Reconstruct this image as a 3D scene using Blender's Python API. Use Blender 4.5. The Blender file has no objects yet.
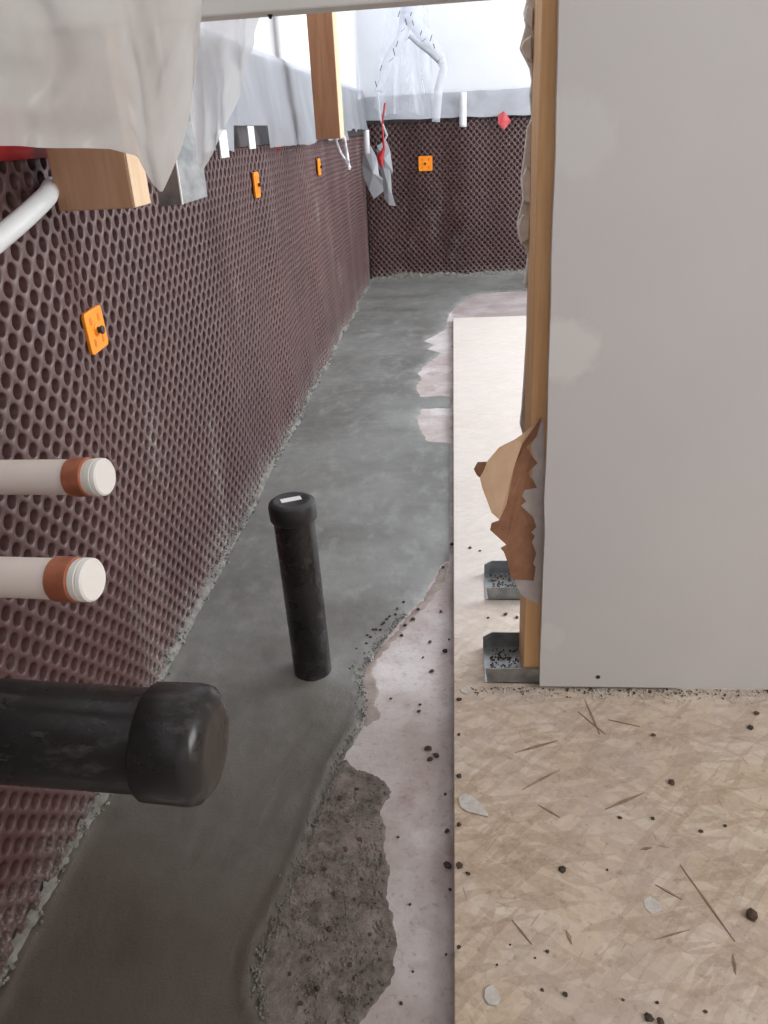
import bpy, bmesh, math, random
import numpy as np
from mathutils import Vector, Matrix, noise as mnoise

# ------------------------------------------------------------------ camera
F, CX, CY, H = 780.1, 384.0, 512.0, 0.76
def nrm(v): return v / np.linalg.norm(v)
_dy = nrm(np.array([(453 - CX) / F, -(126 - CY) / F, -1.0]))
_dd = nrm(np.array([(470 - CX) / F, -(2104 - CY) / F, -1.0]))
_Z = -_dd; _Y = nrm(_dy - _dy.dot(_Z) * _Z); _X = np.cross(_Y, _Z)
R3 = np.array([_X, _Y, _Z]); CAM = np.array([0.0, 0.0, H])
def ray(px, py): return R3 @ np.array([(px - CX) / F, -(py - CY) / F, -1.0])
def onz(px, py, z=0.0): r = ray(px, py); return CAM + r * ((z - H) / r[2])
def onx(px, py, x): r = ray(px, py); return CAM + r * (x / r[0])
def ony(px, py, y): r = ray(px, py); return CAM + r * (y / r[1])
def ond(px, py, d): return CAM + ray(px, py) * d

scene = bpy.context.scene
COL = scene.collection
cd = bpy.data.cameras.new('camera'); cam = bpy.data.objects.new('camera', cd); COL.objects.link(cam)
cd.sensor_fit = 'VERTICAL'; cd.sensor_height = 24.0; cd.lens = 24.0 * F / 1024.0
cd.clip_start = 0.01; cd.clip_end = 100
m4 = Matrix([list(R3[i]) + [CAM[i]] for i in range(3)] + [[0, 0, 0, 1]])
cam.matrix_world = m4
scene.camera = cam

# ------------------------------------------------------------------ world, light, exposure
w = bpy.data.worlds.new('overcast_sky'); scene.world = w; w.use_nodes = True
bgn = w.node_tree.nodes['Background']
bgn.inputs[0].default_value = (0.86, 0.93, 1.0, 1); bgn.inputs[1].default_value = 1.5
def area(name, loc, target, sx, sy, power, col):
    l = bpy.data.lights.new(name, 'AREA'); l.shape = 'RECTANGLE'; l.size = sx; l.size_y = sy
    l.energy = power; l.color = col
    o = bpy.data.objects.new(name, l); COL.objects.link(o); o.location = loc
    o.rotation_euler = (Vector(target) - Vector(loc)).to_track_quat('-Z', 'Y').to_euler()
    return o
area('window_daylight_right', (2.62, 2.75, 1.45), (-0.6, 2.75, 0.6), 2.3, 1.5, 116, (0.92, 0.96, 1.0))
area('window_daylight_near', (2.62, -0.4, 1.5), (-0.2, 0.3, 0.45), 1.6, 1.3, 42, (1.0, 0.965, 0.92))
scene.view_settings.view_transform = 'Standard'
scene.view_settings.look = 'None'
scene.view_settings.exposure = 0.0
scene.view_settings.gamma = 1.0
scene.view_settings.use_curve_mapping = False

rng = np.random.RandomState(7)
random.seed(7)
def nz(x, y=0.0, z=0.0): return mnoise.noise(Vector((x, y, z)))

# ------------------------------------------------------------------ materials
class NT:
    def __init__(s, name):
        s.m = bpy.data.materials.new(name); s.m.use_nodes = True
        s.t = s.m.node_tree; s.b = s.t.nodes['Principled BSDF']; s.out = s.t.nodes['Material Output']
        s.tc = s.t.nodes.new('ShaderNodeTexCoord')
        g = s.t.nodes.new('ShaderNodeNewGeometry'); s.pos = g.outputs['Position']
    def n(s, typ, **kw):
        nd = s.t.nodes.new(typ)
        for k, v in kw.items(): setattr(nd, k, v)
        return nd
    def L(s, a, b): s.t.links.new(a, b)
    def mapping(s, scale=(1, 1, 1), rot=(0, 0, 0), loc=(0, 0, 0)):
        mp = s.n('ShaderNodeMapping'); s.L(s.pos, mp.inputs[0])
        mp.inputs['Scale'].default_value = scale; mp.inputs['Rotation'].default_value = rot; mp.inputs['Location'].default_value = loc
        return mp.outputs[0]
    def noise(s, scale, detail=4, rough=0.55, vec=None, dist=0.0):
        nd = s.n('ShaderNodeTexNoise'); s.L(vec if vec is not None else s.pos, nd.inputs['Vector'])
        nd.inputs['Scale'].default_value = scale; nd.inputs['Detail'].default_value = detail
        nd.inputs['Roughness'].default_value = rough; nd.inputs['Distortion'].default_value = dist
        return nd.outputs['Fac']
    def voro(s, scale, vec=None, out='Color', rnd=1.0):
        nd = s.n('ShaderNodeTexVoronoi'); s.L(vec if vec is not None else s.pos, nd.inputs['Vector'])
        nd.inputs['Scale'].default_value = scale; nd.inputs['Randomness'].default_value = rnd
        return nd.outputs[out]
    def ramp(s, fac, stops):
        r = s.n('ShaderNodeValToRGB'); s.L(fac, r.inputs[0]); e = r.color_ramp.elements
        while len(e) < len(stops): e.new(0.5)
        for i, (p, c) in enumerate(stops):
            e[i].position = p; e[i].color = (c, c, c, 1) if not hasattr(c, '__len__') else (*c, 1)
        return r.outputs[0]
    def mix(s, fac, a, b, mode='MIX'):
        nd = s.n('ShaderNodeMix', data_type='RGBA', blend_type=mode)
        for inp, v in ((nd.inputs[0], fac), (nd.inputs[6], a), (nd.inputs[7], b)):
            if isinstance(v, (int, float)): inp.default_value = v
            elif isinstance(v, tuple): inp.default_value = (*v, 1)
            else: s.L(v, inp)
        return nd.outputs[2]
    def math(s, op, a, b=0.0, c=None):
        nd = s.n('ShaderNodeMath', operation=op)
        for inp, v in zip(nd.inputs, (a, b, c)):
            if v is None: continue
            if isinstance(v, (int, float)): inp.default_value = v
            else: s.L(v, inp)
        return nd.outputs[0]
    def sep(s):
        nd = s.n('ShaderNodeSeparateXYZ'); s.L(s.pos, nd.inputs[0]); return nd.outputs
    def bump(s, h, strength=0.3, dist=0.002):
        nd = s.n('ShaderNodeBump'); s.L(h, nd.inputs['Height'])
        nd.inputs['Strength'].default_value = strength; nd.inputs['Distance'].default_value = dist
        s.L(nd.outputs[0], s.b.inputs['Normal'])
    def col(s, c):
        if isinstance(c, tuple): s.b.inputs['Base Color'].default_value = (*c, 1)
        else: s.L(c, s.b.inputs['Base Color'])
    def set(s, **kw):
        for k, v in kw.items():
            k = k.replace('_', ' ')
            if isinstance(v, (int, float)): s.b.inputs[k].default_value = v
            else: s.L(v, s.b.inputs[k])
        return s
def S(r, g, b):   # sRGB 0..255 to linear
    f = lambda v: (v / 255 / 12.92) if v / 255 <= 0.04045 else ((v / 255 + 0.055) / 1.055) ** 2.4
    return (f(r), f(g), f(b))
def simple(name, c1, c2, scale, rough=0.6, metal=0.0, bump=0.0, bscale=None, spec=0.5, vec_scale=None):
    t = NT(name); v = t.mapping(vec_scale) if vec_scale else None
    t.col(t.mix(t.ramp(t.noise(scale, vec=v), [(0.35, 0.0), (0.65, 1.0)]), c1, c2))
    t.set(Roughness=rough, Metallic=metal)
    t.b.inputs['Specular IOR Level'].default_value = spec
    if bump: t.bump(t.noise(bscale or scale * 4, 5, vec=v), bump)
    return t.m
M = {}
# dimpled membrane: moulded brown plastic with grey mortar dust
t = NT('membrane_plastic')
xyz = t.sep()
dust = t.ramp(t.noise(9, 6, 0.65, t.mapping((1, 1, 0.45))), [(0.52, 0.0), (0.72, 1.0)])
fine = t.ramp(t.noise(240, 3), [(0.5, 0.0), (0.62, 1.0)])
low = t.ramp(t.math('SUBTRACT', 0.16, t.math('ADD', xyz[2], t.math('MULTIPLY', t.noise(14, 4), 0.16))), [(0.0, 0.0), (0.09, 1.0)])
far_dust = t.ramp(t.math('MULTIPLY', t.noise(2.2, 2), 1.0), [(0.47, 0.0), (0.6, 1.0)])
dm = t.math('MULTIPLY', t.math('MULTIPLY', dust, far_dust), t.math('ADD', 0.25, t.math('MULTIPLY', fine, 0.75)))
c = t.mix(t.ramp(t.noise(3, 3), [(0.3, 0.0), (0.7, 1.0)]), S(74, 47, 46), S(90, 60, 58))
c = t.mix(t.math('MULTIPLY', dm, 0.55), c, S(175, 172, 166))
c = t.mix(t.math('MULTIPLY', low, t.math('ADD', 0.15, t.math('MULTIPLY', fine, 0.75))), c, S(165, 163, 155))
t.col(c); t.set(Roughness=0.46); t.b.inputs['Specular IOR Level'].default_value = 0.75; t.bump(t.noise(300, 2), 0.1, 0.001); M['membrane'] = t.m
# mortar
t = NT('grey_mortar')
c = t.mix(t.ramp(t.noise(3.2, 5, 0.6, dist=0.6), [(0.35, 0.0), (0.68, 1.0)]), S(112, 111, 107), S(142, 142, 139))
c = t.mix(t.ramp(t.noise(26, 5, 0.65, t.mapping((1, 0.5, 1))), [(0.5, 0.0), (0.8, 1.0)]), c, S(152, 154, 150))
c = t.mix(t.math('MULTIPLY', t.ramp(t.noise(420, 2), [(0.6, 0.0), (0.7, 1.0)]), 0.35), c, S(80, 79, 76))
damp_shade = t.ramp(t.math('ADD', t.math('MULTIPLY', t.sep()[1], 0.4), t.math('MULTIPLY', t.math('SUBTRACT', t.noise(4, 4), 0.5), 0.35)), [(0.22, 1.0), (0.50, 0.0)])  # mask for the shade painted into the near mortar, fading with distance
c = t.mix(damp_shade, c, t.mix(t.noise(11, 5), S(80, 72, 63), S(102, 94, 84)))      # near end darkened and browned: shade and wetness put into the colour
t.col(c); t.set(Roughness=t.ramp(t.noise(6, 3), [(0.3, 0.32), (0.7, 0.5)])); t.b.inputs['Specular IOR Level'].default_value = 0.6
t.bump(t.math('ADD', t.noise(60, 6, 0.6, t.mapping((1, 0.6, 1))), t.math('MULTIPLY', t.noise(320, 3), 0.35)), 0.35, 0.003); M['mortar'] = t.m
M['mortar_dry'] = simple('dried_mortar', S(136, 133, 127), S(102, 98, 93), 60, 0.9, bump=0.6, bscale=240)
# slab
t = NT('dusty_pink_slab')
c = t.mix(t.ramp(t.noise(7, 5, 0.6), [(0.4, 0.0), (0.62, 1.0)]), S(186, 173, 170), S(212, 205, 204))
c = t.mix(t.math('MULTIPLY', t.ramp(t.noise(4.5, 5, 0.7, t.mapping((1, 1, 1), loc=(3, 1, 0))), [(0.56, 0.0), (0.64, 1.0)]), 0.45), c, S(162, 132, 132))
c = t.mix(t.math('MULTIPLY', t.ramp(t.noise(90, 4, 0.7), [(0.56, 0.0), (0.72, 1.0)]), 0.5), c, S(118, 106, 102))
c = t.mix(t.math('MULTIPLY', t.ramp(t.noise(34, 6, 0.75, dist=0.8), [(0.5, 0.0), (0.68, 1.0)]), 0.3), c, S(150, 134, 130))
c = t.mix(t.math('MULTIPLY', t.ramp(t.math('ADD', t.sep()[0], t.math('MULTIPLY', t.noise(24, 4), 0.03)), [(0.0, 0.0), (0.012, 1.0)]), 0.45), c, S(120, 100, 98))
t.col(c); t.set(Roughness=0.8); t.bump(t.noise(160, 5), 0.3, 0.002); M['slab'] = t.m
t = NT('damp_gritty_residue')
c = t.mix(t.ramp(t.noise(55, 6, 0.7), [(0.35, 0.0), (0.65, 1.0)]), S(92, 84, 77), S(146, 136, 129))
c = t.mix(t.ramp(t.noise(15, 3), [(0.5, 0.0), (0.7, 1.0)]), c, S(152, 138, 132))
t.col(c); t.set(Roughness=0.75); t.bump(t.noise(260, 6, 0.7), 0.8, 0.003); M['residue'] = t.m
# OSB
t = NT('oriented_strand_board')
c = None
base = S(206, 184, 158)
c = t.mix(t.ramp(t.noise(5, 3), [(0.35, 0.0), (0.65, 1.0)]), S(222, 202, 178), S(232, 218, 200))
for i, (rot, sx, sy, tone) in enumerate([(0.15, 13, 60, S(206, 178, 148)), (1.1, 12, 55, S(242, 230, 214)), (-0.6, 13, 58, S(208, 184, 162)), (1.75, 12, 60, S(232, 210, 184)), (0.55, 16, 95, S(172, 142, 114)), (-0.2, 15, 110, S(160, 130, 104)), (2.3, 16, 120, S(160, 132, 108))]):
    wv = t.n('ShaderNodeVectorMath', operation='ADD')
    m1_ = t.mapping((1, 1, 1), (0, 0, rot)); m2_ = t.n('ShaderNodeMapping'); t.L(m1_, m2_.inputs[0]); m2_.inputs['Scale'].default_value = (sx, sy, 1); m2_.inputs['Location'].default_value = (i * 3.7, i * 1.3, 0); mp = m2_.outputs[0]
    m3_ = t.n('ShaderNodeMapping'); t.L(m1_, m3_.inputs[0]); m3_.inputs['Scale'].default_value = (sx * 3, sy * 9, 1)
    nd = t.n('ShaderNodeTexNoise'); t.L(t.pos, nd.inputs['Vector']); nd.inputs['Scale'].default_value = 30
    sc = t.n('ShaderNodeVectorMath', operation='SCALE'); t.L(nd.outputs['Color'], sc.inputs[0]); sc.inputs['Scale'].default_value = 0.85
    t.L(mp, wv.inputs[0]); t.L(sc.outputs[0], wv.inputs[1])
    v = t.n('ShaderNodeTexVoronoi'); t.L(wv.outputs[0], v.inputs['Vector']); v.inputs['Scale'].default_value = 1.0
    bwn = t.n('ShaderNodeRGBToBW'); t.L(v.outputs['Color'], bwn.inputs[0])
    mask = t.ramp(bwn.outputs[0], [(0.55, 0.0), (0.72, 1.0)])
    grain = t.ramp(t.noise(1.0, 4, 0.6, m3_.outputs[0]), [(0.3, 0.6), (0.7, 1.0)])
    c = t.mix(t.math('MULTIPLY', t.math('MULTIPLY', mask, grain), 0.5 if i < 4 else 0.42), c, tone)
dustm = t.ramp(t.noise(3.4, 5, 0.6, t.mapping(loc=(1.2, 0.4, 0))), [(0.42, 0.0), (0.7, 1.0)])
c = t.mix(t.math('MULTIPLY', t.ramp(t.noise(28, 6, 0.7, dist=1.2), [(0.42, 0.0), (0.66, 1.0)]), 0.45), c, S(190, 164, 140))
c = t.mix(t.math('MULTIPLY', t.ramp(t.noise(160, 4, 0.7), [(0.45, 0.0), (0.65, 1.0)]), 0.25), c, S(236, 222, 208))
c = t.mix(t.math('MULTIPLY', dustm, 0.6), c, S(218, 206, 202))
for rot in (0.3, -0.9, 1.4):
    m1_ = t.mapping((1, 1, 1), (0, 0, rot)); m2_ = t.n('ShaderNodeMapping'); t.L(m1_, m2_.inputs[0]); m2_.inputs['Scale'].default_value = (22, 190, 1)
    c = t.mix(t.math('MULTIPLY', t.ramp(t.noise(1.0, 3, 0.5, m2_.outputs[0]), [(0.70, 0.0), (0.76, 1.0)]), 0.55), c, S(140, 112, 88))
c = t.mix(t.math('MULTIPLY', t.ramp(t.noise(70, 5, 0.75), [(0.57, 0.0), (0.70, 1.0)]), 0.5), c, S(136, 114, 98))
yfar = t.ramp(t.math('ADD', t.math('MULTIPLY', t.sep()[1], 0.25), t.math('MULTIPLY', t.noise(9, 4), 0.06)), [(0.24, 0.0), (0.36, 1.0)])
c = t.mix(t.math('MULTIPLY', yfar, 0.7), c, S(222, 216, 211))     # paler, greyer tone blended over the far half
t.col(c); t.set(Roughness=0.8); t.bump(t.noise(1.0, 5, 0.6, t.mapping((40, 170, 1), (0, 0, 0.2))), 0.25, 0.001); M['osb'] = t.m
# drywall with primer patches (centres set in metres on the sheet face)
def drywall_mat(name, patches):
    t = NT(name)
    c = t.mix(t.ramp(t.noise(2.2, 4), [(0.35, 0.0), (0.65, 1.0)]), S(211, 209, 210), S(217, 215, 216))
    nd = t.n('ShaderNodeTexNoise'); t.L(t.pos, nd.inputs['Vector']); nd.inputs['Scale'].default_value = 45; nd.inputs['Detail'].default_value = 5
    for (x, z, rx, rz, amt) in patches:
        xyz = t.sep()
        dx = t.math('DIVIDE', t.math('SUBTRACT', xyz[0], x), rx); dz = t.math('DIVIDE', t.math('SUBTRACT', xyz[2], z), rz)
        d = t.math('SQRT', t.math('ADD', t.math('MULTIPLY', dx, dx), t.math('MULTIPLY', dz, dz)))
        d = t.math('ADD', d, t.math('MULTIPLY', t.math('SUBTRACT', nd.outputs['Fac'], 0.5), 0.9))
        c = t.mix(t.math('MULTIPLY', t.ramp(d, [(0.7, 1.0), (1.1, 0.0)]), amt), c, S(232, 231, 230))
    t.col(c); t.set(Roughness=0.75); t.bump(t.noise(500, 3), 0.08, 0.001); return t.m
M['white'] = simple('white_wall_paint', S(228, 230, 234), S(220, 222, 226), 3, 0.7)
M['ceiling'] = simple('ceiling_paint', S(222, 221, 219), S(215, 214, 212), 2, 0.8)
M['block'] = simple('concrete_block_wall', S(120, 116, 112), S(100, 97, 94), 8, 0.9, bump=0.3)
M['black'] = simple('black_abs_plastic', S(32, 32, 34), S(46, 46, 47), 22, 0.36, bump=0.05)
# black plastic with pale scuffs
t = NT('black_abs_scuffed')
c = t.mix(t.ramp(t.noise(14, 4), [(0.3, 0.0), (0.7, 1.0)]), S(24, 24, 26), S(40, 38, 38))
c = t.mix(t.math('MULTIPLY', t.ramp(t.noise(60, 6, 0.75, t.mapping((0.35, 1, 1))), [(0.54, 0.0), (0.78, 1.0)]), 0.32), c, S(150, 146, 144))
t.col(c); t.set(Roughness=t.ramp(t.noise(20, 4), [(0.35, 0.18), (0.7, 0.42)])); t.bump(t.noise(90, 3), 0.06); M['abs'] = t.m
M['pex'] = simple('white_pex_plastic', S(244, 232, 226), S(238, 224, 218), 12, 0.42)
M['pexcap'] = simple('white_plug_plastic', S(248, 246, 242), S(243, 240, 236), 10, 0.45)
M['copper'] = simple('copper', S(214, 140, 110), S(176, 104, 78), 40, 0.35, metal=0.5, bump=0.05)
M['hose'] = simple('white_tubing_plastic', S(226, 228, 230), S(216, 218, 220), 8, 0.4)
M['orange'] = simple('orange_plastic', S(252, 150, 22), S(246, 138, 14), 12, 0.45)
M['nail'] = simple('black_nail_steel', S(26, 24, 24), S(40, 38, 38), 90, 0.4)
M['steel'] = simple('galvanised_steel', S(176, 180, 182), S(140, 145, 148), 45, 0.38, metal=0.85, bump=0.05)
M['red'] = simple('red_tape_plastic', S(196, 44, 48), S(170, 34, 40), 30, 0.4)
M['pink'] = simple('faded_red_tape', S(214, 96, 100), S(200, 74, 80), 40, 0.45)
M['label'] = simple('white_sticker_paper', S(236, 236, 236), S(228, 228, 228), 50, 0.5)
M['ink'] = simple('printed_ink', S(60, 60, 64), S(50, 50, 54), 50, 0.5)
M['flashing'] = simple('dark_bitumen_strip', S(52, 48, 50), S(66, 62, 64), 30, 0.6, bump=0.2)
M['band'] = simple('grey_film_band', S(176, 178, 184), S(160, 162, 168), 9, 0.35, bump=0.2, bscale=14)
M['strap'] = simple('white_strap', S(236, 236, 238), S(224, 224, 228), 30, 0.45)
M['crumb'] = simple('dark_crumb', S(62, 56, 50), S(84, 74, 66), 200, 0.9)
M['crumb_brown'] = simple('brown_crumb', S(104, 80, 62), S(78, 64, 54), 200, 0.9)
M['splinter'] = simple('dark_wood_splinter', S(182, 156, 132), S(148, 122, 100), 90, 0.9)
M['plaster'] = simple('white_plaster', S(224, 219, 212), S(206, 200, 193), 120, 0.9, bump=0.4, bscale=300)
M['paper_brown'] = simple('brown_kraft_paper', S(156, 112, 86), S(136, 94, 70), 40, 0.8, bump=0.15)
M['paper_tan'] = simple('tan_kraft_paper', S(206, 174, 146), S(196, 163, 135), 30, 0.8, bump=0.15)
M['gypsum'] = simple('torn_gypsum', S(238, 232, 227), S(212, 203, 196), 40, 0.9, bump=0.6, bscale=130)
M['grey_paper'] = simple('grey_face_paper', S(206, 198, 196), S(190, 181, 179), 50, 0.85, bump=0.3)
M['board'] = simple('pale_grey_board', S(226, 226, 224), S(216, 216, 214), 9, 0.7, bump=0.1)
def wood(name, a, b, axis='z', scale=1.0):
    t = NT(name); sc = {'z': (1, 1, 0.06)}[axis]
    v = t.mapping(sc)
    g = t.noise(110 * scale, 5, 0.6, v, 0.3)
    c = t.mix(t.ramp(g, [(0.35, 0.0), (0.7, 1.0)]), a, b)
    c = t.mix(t.math('MULTIPLY', t.ramp(t.noise(16, 3, 0.5, t.mapping((1, 1, 0.3))), [(0.6, 0.0), (0.75, 1.0)]), 0.4), c, tuple(x * 0.6 for x in a))
    t.col(c); t.set(Roughness=0.7); t.bump(g, 0.15, 0.001); return t.m
M['wood_brown'] = wood('spruce_stud_brown', S(184, 146, 120), S(166, 126, 98))
M['wood_dark'] = wood('spruce_stud_dark', S(158, 112, 80), S(136, 90, 60))
M['wood_orange'] = wood('spruce_stud_orange', S(234, 190, 142), S(218, 168, 118))
M['wood_lit'] = wood('spruce_lit_side', S(222, 194, 162), S(208, 176, 142))  # paler wood copy, paints window light onto the studs' right side
def film(name, tint, alpha, rough=0.3, fres=0.5, wr=18):
    t = NT(name); tr = t.n('ShaderNodeBsdfTransparent'); tr.inputs[0].default_value = (0.97, 0.98, 1.0, 1)
    tl = t.n('ShaderNodeBsdfTranslucent'); tl.inputs[0].default_value = (*tint, 1)
    t.col(t.mix(t.noise(6, 3), tint, tuple(min(1, x * 1.08) for x in tint))); t.set(Roughness=rough)
    t.b.inputs['Specular IOR Level'].default_value = fres
    t.bump(t.noise(wr, 5, 0.6), 0.35, 0.004)
    m1 = t.n('ShaderNodeMixShader'); m1.inputs[0].default_value = 0.45
    t.L(t.b.outputs[0], m1.inputs[1]); t.L(tl.outputs[0], m1.inputs[2])
    m2 = t.n('ShaderNodeMixShader')
    a = t.ramp(t.noise(10, 4, 0.6, t.mapping((1, 1, 0.35))), [(0.3, max(0, alpha - 0.1)), (0.7, min(1, alpha + 0.1))])
    t.L(a, m2.inputs[0])
    t.L(tr.outputs[0], m2.inputs[1]); t.L(m1.outputs[0], m2.inputs[2])
    t.L(m2.outputs[0], t.out.inputs['Surface']); return t.m
M['film_milky'] = film('milky_polyethylene', S(236, 235, 234), 0.86)
M['film_thin'] = film('thin_polyethylene', S(222, 222, 223), 0.76)
M['film_wall'] = film('vapour_barrier_film', S(206, 209, 216), 0.8)
M['film_clear'] = film('clear_film', S(236, 238, 242), 0.34, 0.12, 0.8, 30)
M['film_band'] = film('printed_film_band', S(238, 240, 244), 0.6, 0.2)
M['film_grey'] = film('grey_torn_film', S(206, 208, 212), 0.7, 0.2, 0.8, 40)

# ------------------------------------------------------------------ mesh helpers
class MB:
    def __init__(s): s.v = []; s.f = []
    def add(s, vs, fs):
        o = len(s.v); s.v += [tuple(map(float, p)) for p in vs]; s.f += [tuple(i + o for i in q) for q in fs]; return s
    def box(s, a, b):
        (x0, y0, z0), (x1, y1, z1) = a, b
        return s.add([(x0, y0, z0), (x1, y0, z0), (x1, y1, z0), (x0, y1, z0), (x0, y0, z1), (x1, y0, z1), (x1, y1, z1), (x0, y1, z1)],
                     [(0, 3, 2, 1), (4, 5, 6, 7), (0, 1, 5, 4), (1, 2, 6, 5), (2, 3, 7, 6), (3, 0, 4, 7)])
    def tube(s, pts, r, n=20, caps=True):
        pts = [Vector(p) for p in pts]; rings = []
        rr = r if hasattr(r, '__len__') else [r] * len(pts)
        ref = None
        vs = []
        for i, p in enumerate(pts):
            d = (pts[min(i + 1, len(pts) - 1)] - pts[max(i - 1, 0)]).normalized()
            if ref is None: ref = d.orthogonal().normalized()
            u = (ref - d * ref.dot(d)).normalized(); ref = u; v = d.cross(u)
            vs += [p + (u * math.cos(2 * math.pi * k / n) + v * math.sin(2 * math.pi * k / n)) * rr[i] for k in range(n)]
        fs = [(i * n + k, i * n + (k + 1) % n, (i + 1) * n + (k + 1) % n, (i + 1) * n + k) for i in range(len(pts) - 1) for k in range(n)]
        if caps: fs += [tuple(reversed(range(n))), tuple(range((len(pts) - 1) * n, len(pts) * n))]
        return s.add(vs, fs)
    def lathe(s, base, axis, prof, n=40):     # prof: list of (distance along axis, radius); radius 0 closes
        base = Vector(base); axis = Vector(axis).normalized(); u = axis.orthogonal().normalized(); v = axis.cross(u)
        vs = []; fs = []
        for (d, r) in prof:
            r = max(r, 1e-5)
            vs += [base + axis * d + (u * math.cos(2 * math.pi * k / n) + v * math.sin(2 * math.pi * k / n)) * r for k in range(n)]
        fs = [(i * n + k, i * n + (k + 1) % n, (i + 1) * n + (k + 1) % n, (i + 1) * n + k) for i in range(len(prof) - 1) for k in range(n)]
        return s.add(vs, fs)
    def slab_poly(s, front, back):            # outline (list of points) front and back: closed prism
        n = len(front)
        return s.add(list(front) + list(back), [tuple(range(n)), tuple(reversed(range(n, 2 * n)))] + [(i, i + n, (i + 1) % n + n, (i + 1) % n) for i in range(n)])
    def grid(s, P, flip=False):               # P: rows x cols x 3
        P = np.asarray(P); r, c = P.shape[:2]
        fs = []
        for i in range(r - 1):
            for j in range(c - 1):
                q = (i * c + j, i * c + j + 1, (i + 1) * c + j + 1, (i + 1) * c + j)
                fs.append(q[::-1] if flip else q)
        return s.add(P.reshape(-1, 3), fs)
WORLD = {}
def make(name, mb, mat, parent=None, smooth=None, loc=None, bevel=None, thick=None, origin=None):
    v = np.array(mb.v)
    if parent is not None: base = WORLD[parent]
    else: base = np.array(origin) if origin is not None else np.array([v[:, 0].mean(), v[:, 1].mean(), v[:, 2].min()])
    own = base if parent is None else np.array([v[:, 0].mean(), v[:, 1].mean(), v[:, 2].min()])
    me = bpy.data.meshes.new(name); me.from_pydata([tuple(p) for p in v - own], [], mb.f); me.update()
    bm = bmesh.new(); bm.from_mesh(me); bmesh.ops.recalc_face_normals(bm, faces=bm.faces); bm.to_mesh(me); bm.free()
    me.materials.append(mat)
    if smooth is not None:
        me.shade_smooth()
        me.set_sharp_from_angle(angle=math.radians(smooth))
    o = bpy.data.objects.new(name, me); COL.objects.link(o)
    o.location = own if parent is None else own - base
    if parent is not None: o.parent = parent
    WORLD[o] = own
    if thick: md = o.modifiers.new('thickness', 'SOLIDIFY'); md.thickness = thick; md.offset = 0
    if bevel: md = o.modifiers.new('bevel', 'BEVEL'); md.width = bevel; md.segments = 2; md.limit_method = 'ANGLE'
    return o
def tag(o, label=None, cat=None, group=None, kind=None):
    if label: o['label'] = label
    if cat: o['category'] = cat
    if group: o['group'] = group
    if kind: o['kind'] = kind
    return o
def thing(name, loc, label, cat, group=None):
    o = bpy.data.objects.new(name, None); COL.objects.link(o); o.location = tuple(loc); o.empty_display_size = 0.03
    WORLD[o] = np.array(loc, float); return tag(o, label, cat, group)
def struct(name, mb, mat, label=None, **kw):
    o = make(name, mb, mat, **kw); o['kind'] = 'structure'
    if label: o['label'] = label
    return o

XL, YB = -0.467, 4.46          # membrane planes: left and far
ZT, ZW = 0.016, 0.94           # strand board top; foot of the white upper wall
CEIL, XR, YF = 2.4, 2.45, -1.85

# ------------------------------------------------------------------ room shell
struct('floor', MB().box((-0.56, YF - 0.1, -0.12), (XR + 0.1, YB + 0.12, 0)), M['slab'])
struct('ceiling', MB().box((-0.56, YF - 0.1, CEIL), (XR + 0.1, YB + 0.12, CEIL + 0.1)), M['ceiling'])
wl = struct('wall_left', MB().box((-0.56, YF, 0), (XL - 0.022, YB + 0.1, ZW - 0.005)), M['block'])
make('upper_wall_panel', MB().box((-0.56, YF, ZW - 0.005), (XL, YB + 0.1, CEIL)), M['white'], wl)
wb = struct('wall_back', MB().box((XL - 0.022, YB + 0.022, 0), (XR, YB + 0.1, 0.905)), M['block'])
make('upper_wall_panel', MB().box((XL, YB, 0.905), (XR, YB + 0.1, CEIL)), M['white'], wb)
def wall_with_hole(axis, c0, c1, a0, a1, h0, h1, b0, b1):
    mb = MB()
    for (p0, p1, q0, q1) in ((a0, h0, 0, CEIL), (h1, a1, 0, CEIL), (h0, h1, 0, b0), (h0, h1, b1, CEIL)):
        if axis == 'x': mb.box((c0, p0, q0), (c1, p1, q1))
        else: mb.box((p0, c0, q0), (p1, c1, q1))
    return mb
mbw = MB()
for (p0, p1, q0, q1) in ((YF, -1.2, 0, CEIL), (-1.2, 0.4, 0, 0.85), (-1.2, 0.4, 2.2, CEIL), (0.4, 1.55, 0, CEIL), (1.55, 3.95, 0, 0.62), (1.55, 3.95, 2.2, CEIL), (3.95, YB + 0.1, 0, CEIL)):
    mbw.box((XR, p0, q0), (XR + 0.1, p1, q1))
struct('wall_right', mbw, M['white'])
struct('wall_front', MB().box((-0.56, YF - 0.1, 0), (XR + 0.1, YF, CEIL)), M['white'])
def window_frame(name, axis, c, h0, h1, b0, b1):
    wf = MB(); s = 0.05
    def bx(p0, p1, q0, q1):
        if axis == 'x': wf.box((c, p0, q0), (c + 0.06, p1, q1))
        else: wf.box((p0, c, q0), (p1, c + 0.06, q1))
    bx(h0, h0 + s, b0, b1); bx(h1 - s, h1, b0, b1); bx(h0, h1, b0, b0 + s); bx(h0, h1, b1 - s, b1)
    mid = (h0 + h1) / 2; bx(mid - s / 2, mid + s / 2, b0, b1)
    struct(name, wf, M['white'])
window_frame('window_1', 'x', XR + 0.02, 1.55, 3.95, 0.62, 2.2)
window_frame('window_2', 'x', XR + 0.02, -1.2, 0.4, 0.85, 2.2)

# ------------------------------------------------------------------ strand-board subfloor
YO = onz(453, 318, ZT)[1]
sub = MB().box((-0.006, YF, 0.0), (XR, YO, ZT))
o = make('strand_board_panel', sub, M['osb'], bevel=0.0012)
tag(o, 'large pale strand board floor panel spattered with plaster dust, right of the grey mortar', 'floor panel')

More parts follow.
